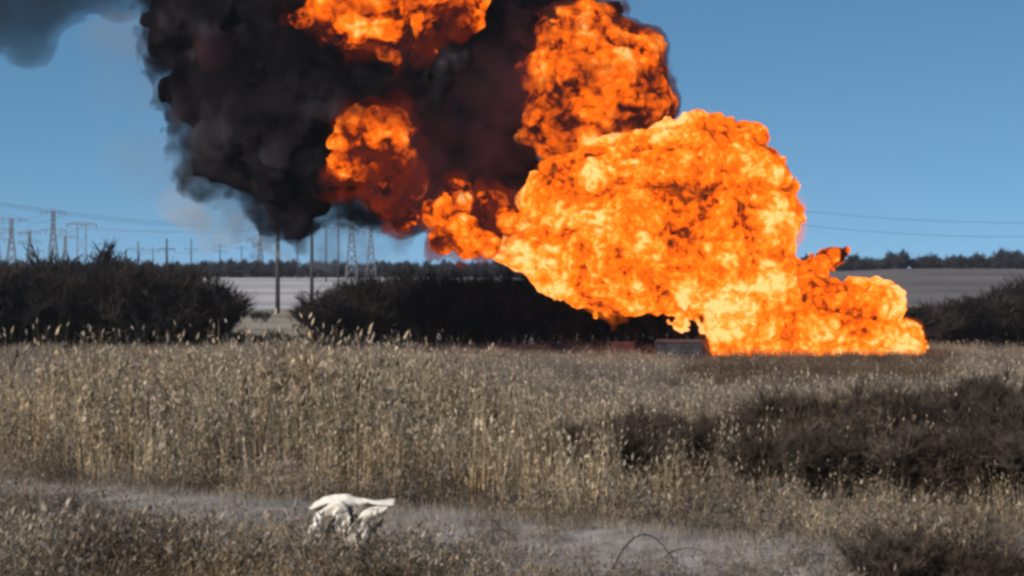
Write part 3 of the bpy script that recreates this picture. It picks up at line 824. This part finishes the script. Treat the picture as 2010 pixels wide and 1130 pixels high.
FAR = plant_meshes('far_tree', 5, M_BARK_FAR, M_BARK_FAR, height=7.0, stems=4, spread=0.7, levels=2, r0=0.2, twig_w=0.24, twigs=8, twig_len=1.7, up=0.6, base_spread=0.5, low_twigs=12)
px_ = -60
while px_ < 2080:
    if not (1080 < px_ < 1500):
        for k in range(3 if px_ < 1000 else 2):
            d = random.uniform(790 if px_ < 1000 else 812, 850)
            q = P(px_ + random.uniform(-9, 9), 0, d)
            left = px_ < 1000
            s = random.uniform(.85, 1.25) * (0.95 if left else 1.0)
            if not left and random.random() < 0.2: s *= 1.25
            place_plant('distant_tree', random.choice(FAR), (q.x, d, gz(q.x, d) - (.9 if left else 1.8)), s, random.uniform(0, 6.28),
                        'bare dark tree in the far tree line behind the pylons' if left else 'bare dark tree in the far tree line past the fire',
                        'tree', 'far tree line behind the pylons' if left else 'far tree line past the fire')
    px_ += 13 if px_ < 1000 else 16

# the taller bare tree that stands out of the left thicket
q = P(190, 0, 250)
place_plant('bare_tree', FAR[2], (q.x, 250, gz(q.x, 250)), 1.75, 1.0, 'tallest bare tree rising above the thicket in front of the pylons', 'tree', None)

# brush on the right of the reeds
BRUSH = plant_meshes('brush', 5, M_BRUSH, M_BRUSH, height=2.0, stems=10, spread=0.95, levels=2, r0=0.026, twig_w=0.024, twigs=16, twig_len=0.42, up=0.5, base_spread=0.3, low_twigs=14)
def BR(p):
    if p < 1440: return 'dark leafless brush in the small clump right of the tall reeds', 'shrub', 'brush right of the tall reeds'
    if p < 1735: return 'dark leafless brush in the reeds directly below the ground fire', 'shrub', 'brush below the fire'
    return 'dark leafless brush in the reeds at the right edge', 'shrub', 'brush at the right edge'
for px_, d, s in ((1180,58,.9),(1250,61,1.0),(1330,57,.8),(1470,57,1.0),(1530,59,1.15),(1590,58,1.15),(1650,61,1.1),(1720,58,1.0),(1790,60,1.15),(1850,58,1.2),(1910,60,1.25),(1965,58,1.2),(2020,60,1.2),(1560,54,.8),(1690,54.5,.8),(1880,55,.9),(1980,55,.9),(1420,61,.8),(1110,62,.8),(1500,52,.85),(1600,51,.9),(1760,51,.95),(1840,50,.95),(1940,51,1.0),(2010,49,1.0),(1240,54,.8),(1400,58,.95),(1450,60,1.0),(1560,62,1.25),(1620,56,1.1),(1690,57,1.15),(1750,63,1.25),(1820,64,1.3),(1890,63,1.3),(1950,64,1.3),(2000,56,1.2),(1300,60,1.0)):
    q = P(px_, 0, d)
    place_plant('brush_shrub', random.choice(BRUSH), (q.x, d, gz(q.x, d)), s * 1.12, random.uniform(0, 6.28), *BR(px_), ('stems', 'twigs'))
for px_, d, s in ((1740,36.2,.5),(1800,36.0,.55),(1860,36.4,.6),(1920,36.0,.6),(1980,36.3,.62),(2030,36.1,.6)):  # brambles added to darken the ditch, which the sun leaves unshaded
    q = P(px_, 0, d)
    place_plant('shade_bramble', random.choice(BRUSH), (q.x, d, gz(q.x, d)), s * 1.3, random.uniform(0, 6.28), 'black bramble added to darken the ditch at the bottom corner', 'shrub', 'brambles in the near ditch', ('stems', 'twigs'))

# arched bare stems near the viewer
def arch(px0, py0, px1, py1, rise, d, r, label):
    a, b_ = P(px0, py0, d), P(px1, py1, d + 0.3)
    a.z = gz(a.x, a.y) - .05
    base = a.copy(); e = empty('arched_stem', base)
    pts_ = []
    for i in range(13):
        t = i / 12; p = a.lerp(b_, t); p.z += rise * 4 * t * (1 - t) * (1 - .15 * t); pts_.append(p - base)
    mb = MB(); mb.tube(pts_, [r * (1 - .6 * i / 12) for i in range(13)], 5); mb.build('stem', M_BRUSH, e, True)
    for i in (4, 6, 8, 10):
        mb = MB(); p = pts_[i]; q = p + Vector((random.uniform(-.15, .15), random.uniform(-.1, .1), random.uniform(.05, .22)))
        mb.tube([p, q], [r * .45, r * .2], 4); mb.build('twig', M_BRUSH, e)
    tag(e, label, 'stem')
arch(1200, 1128, 1335, 1125, .78, 37.5, .020, 'dark arched bare stem standing alone at the bottom edge right of centre')
arch(165, 1010, 260, 1000, .38, 49.0, .016, 'dark arched bare stem on the grey track near the left edge')
arch(255, 990, 350, 1000, .25, 49.5, .014, 'low arched bare stem between the left arch and the grey track')

arch(1290, 1128, 1420, 1110, .35, 38.0, .014, 'thin arched bare stem beside the tall arched stem at the bottom edge')
arch(1480, 1125, 1560, 1075, .30, 38.5, .014, 'thin bare stem leaning over the bare track near the ditch')
arch(45, 1010, 60, 940, .15, 47.5, .022, 'dark upright bare stalk at the left edge of the track')
arch(60, 1015, 160, 985, .3, 48.0, .014, 'low bent twig beside the dark upright stalk')
arch(930, 1085, 1010, 1050, .25, 40.5, .014, 'thin bent twig on the track right of the sack')

# reeds that stand out singly against the dark thicket
def lone_reed(px_, py_, d, label):
    top = P(px_, py_, d); z0 = gz(top.x, d)
    e = empty('tall_reed', (top.x - .1, d, z0)); h = top.z - z0
    tp = Vector((.1, 0, h))
    mb = MB(); mb.tube([(0, 0, -.1), (.02, 0, h * .5), tp], [.010, .009, .006], 4); mb.build('stem', M_REED, e)
    mb = MB()
    for an in (0.2, 1.2, 2.3):
        sd = Vector((math.cos(an), math.sin(an), 0)) * .045
        en = tp + Vector((.09, 0, .32)); m_ = tp.lerp(en, .4)
        mb.quad(tp, m_ - sd, en, m_ + sd)
    mb.build('plume', M_PLUME, e)
    for t in (.55, .68, .8):
        mb = MB(); p0 = tp * t; an = random.uniform(0, 6.28)
        blade(mb, p0, p0 + Vector((math.cos(an) * .4, math.sin(an) * .4, .22)), Vector((0, 0, .08)), .03, 0, 3, an + PI/2); mb.build('leaf', M_REED, e)
    tag(e, label, 'reed', 'tall reeds against the thicket')
for px_, py_ in ((327,668),(358,655),(386,660),(452,672),(494,664),(517,655),(570,672),(596,668),(640,666),(668,655),(706,655),(730,660),(22,648),(120,676),(260,676)):
    lone_reed(px_, py_ + 8, random.uniform(66, 74), 'single tall reed head standing above the reed bed against the dark thicket')

# ================================================================ pylons, poles, wires
M_STEEL = mat_plain('galvanised_mat', [(0.35, (0.10, 0.105, 0.115)), (0.65, (0.16, 0.165, 0.175))], 0.3, 0.6)
M_POLE = mat_plain('dark_pole_mat', [(0.35, (0.035, 0.033, 0.034)), (0.65, (0.065, 0.06, 0.058))], 0.4)
M_WIRE = mat_plain('wire_mat', [(0.4, (0.07, 0.07, 0.075)), (0.6, (0.10, 0.10, 0.105))], 0.2, 0.5)
M_INS = mat_plain('insulator_mat', [(0.4, (0.06, 0.05, 0.045)), (0.6, (0.12, 0.10, 0.09))], 1.0, 0.4)

def lattice_tower(px_, py_top, d, arms, wb, label, th=.22, rz=0.0):
    """arms: (row in the photograph, half length m)"""
    q = P(px_, py_top, d); z0 = gz(q.x, d); H = q.z - z0
    e = empty('lattice_pylon', (q.x, d, z0), rz)
    wt = wb * .22
    def w_at(z): return wb + (wt - wb) * min(1, z / (H * .72)) if z < H * .72 else wt
    for sx in (-1, 1):
        for sy in (-1, 1):
            mb = MB(); mb.tube([(sx*wb/2, sy*wb/2, -.5), (sx*wt/2, sy*wt/2, H*.72), (sx*wt/2, sy*wt/2, H)], th, 4); mb.build('leg', M_STEEL, e)
    z = 0.0
    while z < H - .5:
        z1 = min(H, z + max(2.2, w_at(z) * 1.1))
        mb = MB(); a, c = w_at(z)/2, w_at(z1)/2
        for (x0,y0,x1,y1) in ((-1,-1,1,-1),(1,-1,1,1),(1,1,-1,1),(-1,1,-1,-1)):
            mb.tube([(x0*a,y0*a,z),(x1*c,y1*c,z1)], th*.55, 3); mb.tube([(x1*a,y1*a,z),(x0*c,y0*c,z1)], th*.55, 3)
        mb.build('bracing', M_STEEL, e); z = z1
    tips = []
    for row, hl in arms:
        za = P(px_, row, d).z - z0
        mb = MB()
        for s_ in (-1, 1):
            mb.tube([(0, -.5, za), (s_*hl, 0, za)], th*.8, 4); mb.tube([(0, .5, za), (s_*hl, 0, za)], th*.8, 4); mb.tube([(0, 0, za + 1.6), (s_*hl, 0, za)], th*.6, 4)
        arm = mb.build('crossarm', M_STEEL, e)
        for s_ in (-1, 1):
            for fr in ((.97,) if hl < 5 else (.97, .55)):
                m2 = MB(); m2.tube([(s_*hl*fr, 0, za), (s_*hl*fr, 0, za - 1.5)], .16, 5); m2.build('insulator', M_INS, arm)
                tips.append(Vector((q.x + s_*hl*fr*math.cos(rz), d + s_*hl*fr*math.sin(rz), z0 + za - 1.5)))
    tag(e, label, 'pylon')
    return tips

def portal_tower(px_, py_top, d, half, hl, label, th=.28):
    q = P(px_, py_top, d); z0 = gz(q.x, d); H = q.z - z0
    e = empty('portal_pylon', (q.x, d, z0))
    for s_ in (-1, 1):
        mb = MB(); mb.tube([(s_*half, 0, -.5), (s_*half*.9, 0, H)], [th, th*.7], 6); mb.build('leg', M_STEEL, e)
    mb = MB(); mb.tube([(-half, 0, H*.45), (half*.95, 0, H*.8)], th*.4, 4); mb.tube([(half, 0, H*.45), (-half*.95, 0, H*.8)], th*.4, 4); mb.build('bracing', M_STEEL, e)
    mb = MB(); mb.tube([(-hl, 0, H - .6), (hl, 0, H - .6)], th*1.0, 4); mb.tube([(-hl, 0, H - .6), (0, 0, H + .5), (hl, 0, H - .6)], th*.5, 4); arm = mb.build('crossarm', M_STEEL, e)
    tips = []
    for x in (-hl*.95, 0, hl*.95):
        m2 = MB(); m2.tube([(x, 0, H - .7), (x, 0, H - 2.3)], .18, 5); m2.build('insulator', M_INS, arm); tips.append(Vector((q.x + x, d, z0 + H - 2.3)))
    tag(e, label, 'pylon'); return tips

def mast(px_, py_top, d, r, arms, label, name='power_pole'):
    q = P(px_, py_top, d); z0 = gz(q.x, d); H = q.z - z0
    e = empty(name, (q.x, d, z0)); tips = []
    mb = MB(); mb.tube([(0, 0, -.6), (0, 0, H * .5), (0, 0, H)], [r, r * .85, r * .6], 8); mb.build('pole', M_POLE, e, True)
    for row, hl in arms:
        za = P(px_, row, d).z - z0
        mb = MB(); mb.tube([(-hl, 0, za), (hl, 0, za)], r * .38, 4); mb.tube([(-hl*.7, 0, za), (0, 0, za - hl*.5), (hl*.7, 0, za)], r * .2, 4); arm = mb.build('crossarm', M_POLE, e)
        for s_ in (-1, 1):
            m2 = MB(); m2.tube([(s_*hl*.96, 0, za), (s_*hl*.96, 0, za - 1.0)], r * .4, 5); m2.build('insulator', M_INS, arm); tips.append(Vector((q.x + s_*hl*.96, d, z0 + za - 1.0)))
    tag(e, label, 'pole'); return tips

t1 = lattice_tower(22, 428, 930, [(430, 7), (458, 8)], 6.0, 'leftmost lattice pylon with two wide crossarms at the left edge')
t2 = lattice_tower(104, 414, 960, [(416, 6), (452, 6.5)], 6.5, 'tallest lattice pylon second from the left edge', th=.24)
t3 = portal_tower(160, 437, 900, 2.1, 7.0, 'twin-legged portal pylon behind the tallest bare tree')
m1 = mast(74, 484, 880, .42, [(492, 2.5)], 'short dark pole between the two left lattice pylons')
m2_ = mast(271, 473, 900, .38, [(488, 3)], 'thin grey pole just right of the tallest bare tree')
m3 = mast(327, 468, 900, .62, [(488, 3.5)], 'thick pole between two thin poles over the tall thicket')
m4 = mast(375, 468, 900, .36, [(488, 3)], 'thin pole standing over the edge of the tall thicket')
t5 = lattice_tower(511, 440, 860, [(446, 5), (471, 6)], 3.2, 'slim lattice pylon left of the two tall dark poles', th=.2)
k1 = mast(545, 372, 492, .62, [(430, 2.6)], 'tallest dark pole standing in the pale field gap')
k2 = mast(612, 392, 520, .55, [(440, 3.2)], 'dark pole with crossarm under the black smoke')
t6 = lattice_tower(690, 392, 620, [(402, 4.2), (440, 5.2)], 4.2, 'lattice pylon veiled by grey smoke beside the flame tongue', th=.2)
k3 = mast(664, 405, 640, .3, [(412, 2.0)], 'thin pole veiled by grey smoke left of the veiled pylon')

lattice_tower(-6, 446, 1000, [(449, 6), (470, 7)], 5.0, 'lattice pylon cut by the left edge of the picture', th=.22)
lattice_tower(58, 452, 1050, [(455, 5.5), (474, 6)], 5.0, 'smaller lattice pylon behind the two left lattice pylons', th=.22)
lattice_tower(128, 462, 1080, [(464, 5.5)], 5.0, 'smallest lattice pylon between the tallest one and the portal pylon', th=.22)
mast(205, 470, 920, .3, [(478, 3)], 'thin pole partly hidden by the tallest bare tree')
mast(300, 484, 940, .28, [(490, 2.5)], 'short thin pole left of the thick pole over the thicket')
mast(432, 476, 880, .3, [(482, 3), (492, 3)], 'thin two-armed pole above the left end of the pale field')
mast(474, 482, 900, .3, [(486, 2.5)], 'short thin pole left of the slim lattice pylon')
mast(584, 462, 760, .3, [(468, 2.6)], 'thin pole between the two tall dark poles')
mast(640, 440, 700, .3, [(446, 2.6)], 'thin pole right of the dark pole with crossarm')
lattice_tower(728, 430, 760, [(436, 4), (456, 5)], 4.0, 'lattice pylon deepest in the grey smoke under the flame', th=.2)

def wire(a, b_, sag, label, r=.075):
    pts_ = []
    for i in range(25):
        t = i / 24; p = a.lerp(b_, t); p.z -= sag * 4 * t * (1 - t); pts_.append(p)
    mb = MB(); mb.tube(pts_, r, 3); o = mb.build('power_line', M_WIRE)
    tag(o, label, 'wire', 'overhead power lines')
GL = 'thin power line strung between the pylons left of the smoke'
for a_, b_ in ((t1[0], t2[0]), (t1[2], t2[2]), (t2[3], t3[2]), (t2[5], t3[1]), (t3[2], t5[1]), (t3[0], t5[0]), (m2_[0], m3[0]), (m3[1], m4[1]), (t5[1], t6[0]), (k1[0], k2[0]), (t5[3], k1[0]), (m4[1], t5[3])):
    wire(a_, b_, 1.2, GL)
for row0, row1 in ((376, 446), (372, 440)):
    wire(P(-150, row0, 700), P(480, row1 + 2, 1000), 3.0, GL, .08)
GR = 'thin power line crossing the sky right of the fire'
for r0, r1 in ((428, 436), (456, 464)):
    wire(P(1480, r0 - 26, 640), P(2200, r1 - 6, 700), 3.0, GR, .07)

# ================================================================ small things
# crumpled off-white sack on the near verge
M_SACK = mat_plain('sack_mat', [(0.30, (0.30, 0.24, 0.18)), (0.40, (0.60, 0.53, 0.44)), (0.7, (0.80, 0.73, 0.63))], 4.0, 0.7, bump=0.35)
q = P(690, 0, d_s); zs = gz(q.x, d_s)
sack = empty('crumpled_sack', (q.x, d_s, zs))
sc = d_s / FPX
def sheet(name, nu, nv, fn, thick=.012):
    vs, fs = [], []
    for j in range(nv):
        for i in range(nu):
            vs.append(fn(i / (nu-1), j / (nv-1)))
    for j in range(nv-1):
        for i in range(nu-1):
            a = j*nu+i; fs.append((a, a+1, a+nu+1, a+nu))
    o = obj(name, mesh_from(name, vs, fs, True), M_SACK, sack)
    md = o.modifiers.new('thickness', 'SOLIDIFY'); md.thickness = thick
    return o
def curve(ctrl, t):
    k = (len(ctrl)-1) * t; i = min(int(k), len(ctrl)-2); f = k - i
    p0 = ctrl[max(i-1, 0)]; p1 = ctrl[i]; p2 = ctrl[i+1]; p3 = ctrl[min(i+2, len(ctrl)-1)]
    return [0.5*((2*p1[c]) + (p2[c]-p0[c])*f + (2*p0[c]-5*p1[c]+4*p2[c]-p3[c])*f*f + (3*p1[c]-p0[c]-3*p2[c]+p3[c])*f**3) for c in range(len(p1))]
def S_(px_, py_, dy=0.0):   # local point from a photograph position on the sack
    w = P(px_, py_, d_s); return (w.x - q.x, dy, w.z - zs)
def ridge(name, ctrl, width, dip, steps=26):
    """a bent strip of the sheet: ctrl are local points down its middle, width across, dip of its edges"""
    def fn(u, vv):
        p = curve(ctrl, u); s_ = (vv - .5) * 2
        wob = .022 * math.sin(9 * u + 5 * vv) + .016 * math.sin(23 * u + 2 + 4 * vv) + .008 * math.sin(51 * u + 7 * vv)
        tq = curve(ctrl, min(1, u + .02)); tp = curve(ctrl, max(0, u - .02))
        tx, tz = tq[0]-tp[0], tq[2]-tp[2]; L = math.hypot(tx, tz) or 1
        nz_ = n2(u * 4 + len(name) * 3.7, vv * 1.6, 1.0, 20 + len(name)) - .5
        nw = n2(u * 6 + len(name) * 1.9, (vv > .5) * 5.0, 1.0, 31) - .5
        ww = width * (1 - .35 * abs(2*u - 1) ** 2) * (1 + .8 * nw)
        return (p[0] - tz/L * s_ * ww/2 + wob, p[1] + abs(s_) ** 1.5 * dip * .7 + wob + .16 * nz_, p[2] + tx/L * s_ * ww/2 + .05 * nz_)
    return sheet(name, steps * 2, 9, fn)
ridge('top_fold', [S_(612, 1000, .0), S_(640, 988, -.05), S_(668, 985, -.1), S_(700, 987, -.02), S_(735, 988, .05), S_(772, 993, .1)], .27, .20)
ridge('side_fold', [S_(660, 990, -.12), S_(640, 1005, -.2), S_(626, 1025, -.22), S_(620, 1050, -.2), S_(622, 1085, -.1)], .30, .16)
ridge('middle_fold', [S_(662, 988, -.15), S_(670, 1005, -.26), S_(676, 1025, -.25), S_(682, 1050, -.2), S_(690, 1080, -.1)], .32, .14)
ridge('curled_flap', [S_(760, 996, .0), S_(735, 1005, -.12), S_(712, 1016, -.22), S_(698, 1034, -.28), S_(692, 1054, -.3), S_(700, 1068, -.3), S_(714, 1064, -.28), S_(719, 1046, -.24), S_(722, 1034, -.2)], .23, .10, 40)
M_LINING = mat_plain('dark_lining_mat', [(0.3, (0.10, 0.08, 0.06)), (0.7, (0.26, 0.22, 0.18))], 4.0, 0.8)
def lining_fn(u, vv):     # inside of the sack, coloured darker than the folds and sunk behind them
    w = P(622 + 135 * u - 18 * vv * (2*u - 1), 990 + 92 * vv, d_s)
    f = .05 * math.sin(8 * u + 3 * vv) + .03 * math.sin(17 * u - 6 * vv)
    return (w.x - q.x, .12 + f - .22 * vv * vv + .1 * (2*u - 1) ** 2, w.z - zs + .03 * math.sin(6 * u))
lo_ = sheet('lining', 30, 12, lining_fn); lo_.data.materials.clear(); lo_.data.materials.append(M_LINING)
tag(sack, 'crumpled off-white plastic sack lying on the grey track in the reeds', 'sack')

# bits of low masonry at the edge of the fire
M_CONC = mat_plain('concrete_mat', [(0.35, (0.15, 0.135, 0.13)), (0.65, (0.26, 0.24, 0.23))], 1.2, 0.9, bump=.3)
M_DARKM = mat_plain('dark_metal_mat', [(0.35, (0.018, 0.016, 0.018)), (0.65, (0.05, 0.045, 0.05))], 1.0, 0.7)  # one dark tone for the cabinet's body, roof and doors
q = P(1222, 690, 205); z0 = gz(q.x, 205)
e = empty('concrete_block', (q.x, 205, z0))
mb = MB(); mb.box((0, 0, .55), (1.15, .6, .6)); mb.build('wall', M_CONC, e)
mb = MB(); mb.box((0, 0, 1.21), (1.25, .7, .058)); mb.build('lid', M_CONC, e)
tag(e, 'low pale concrete block left of the ground fire', 'block')
q = P(1333, 690, 191); z0 = gz(q.x, 191)
e = empty('metal_cabinet', (q.x, 191, z0))
e.scale = (1, 1, .8)
mb = MB(); mb.box((0, 0, 1.0), (2.1, .9, .95)); mb.build('body', M_DARKM, e)
mb = MB(); mb.v = [(-2.25,-1.0,1.96),(2.25,-1.0,1.96),(2.25,1.0,1.96),(-2.25,1.0,1.96),(-2.25,0,2.3),(2.25,0,2.3)]; mb.f = [(0,1,5,4),(2,3,4,5),(0,4,3),(1,2,5),(3,2,1,0)]; mb.m = [0]*5; mb.build('roof', M_DARKM, e)
for x in (-1.05, 0, 1.05):
    mb = MB(); mb.box((x, -.915, 1.0), (.48, .012, .85)); dr = mb.build('door', M_DARKM, e)
    m2 = MB(); m2.box((x + .38, -.95, 1.0), (.03, .025, .12)); m2.build('handle', M_CONC, dr)
tag(e, 'dark low metal cabinet at the edge of the ground fire', 'cabinet')

# ================================================================ air
mb = MB(); mb.box((0, 7350, 37), (9000, 7850, 40))
mh = vol_mat('haze_mat', (0.86, 0.92, 1.0), 0.00005)
tag(mb.build('haze', mh), 'thin pale haze in the air over the fields', kind='stuff')
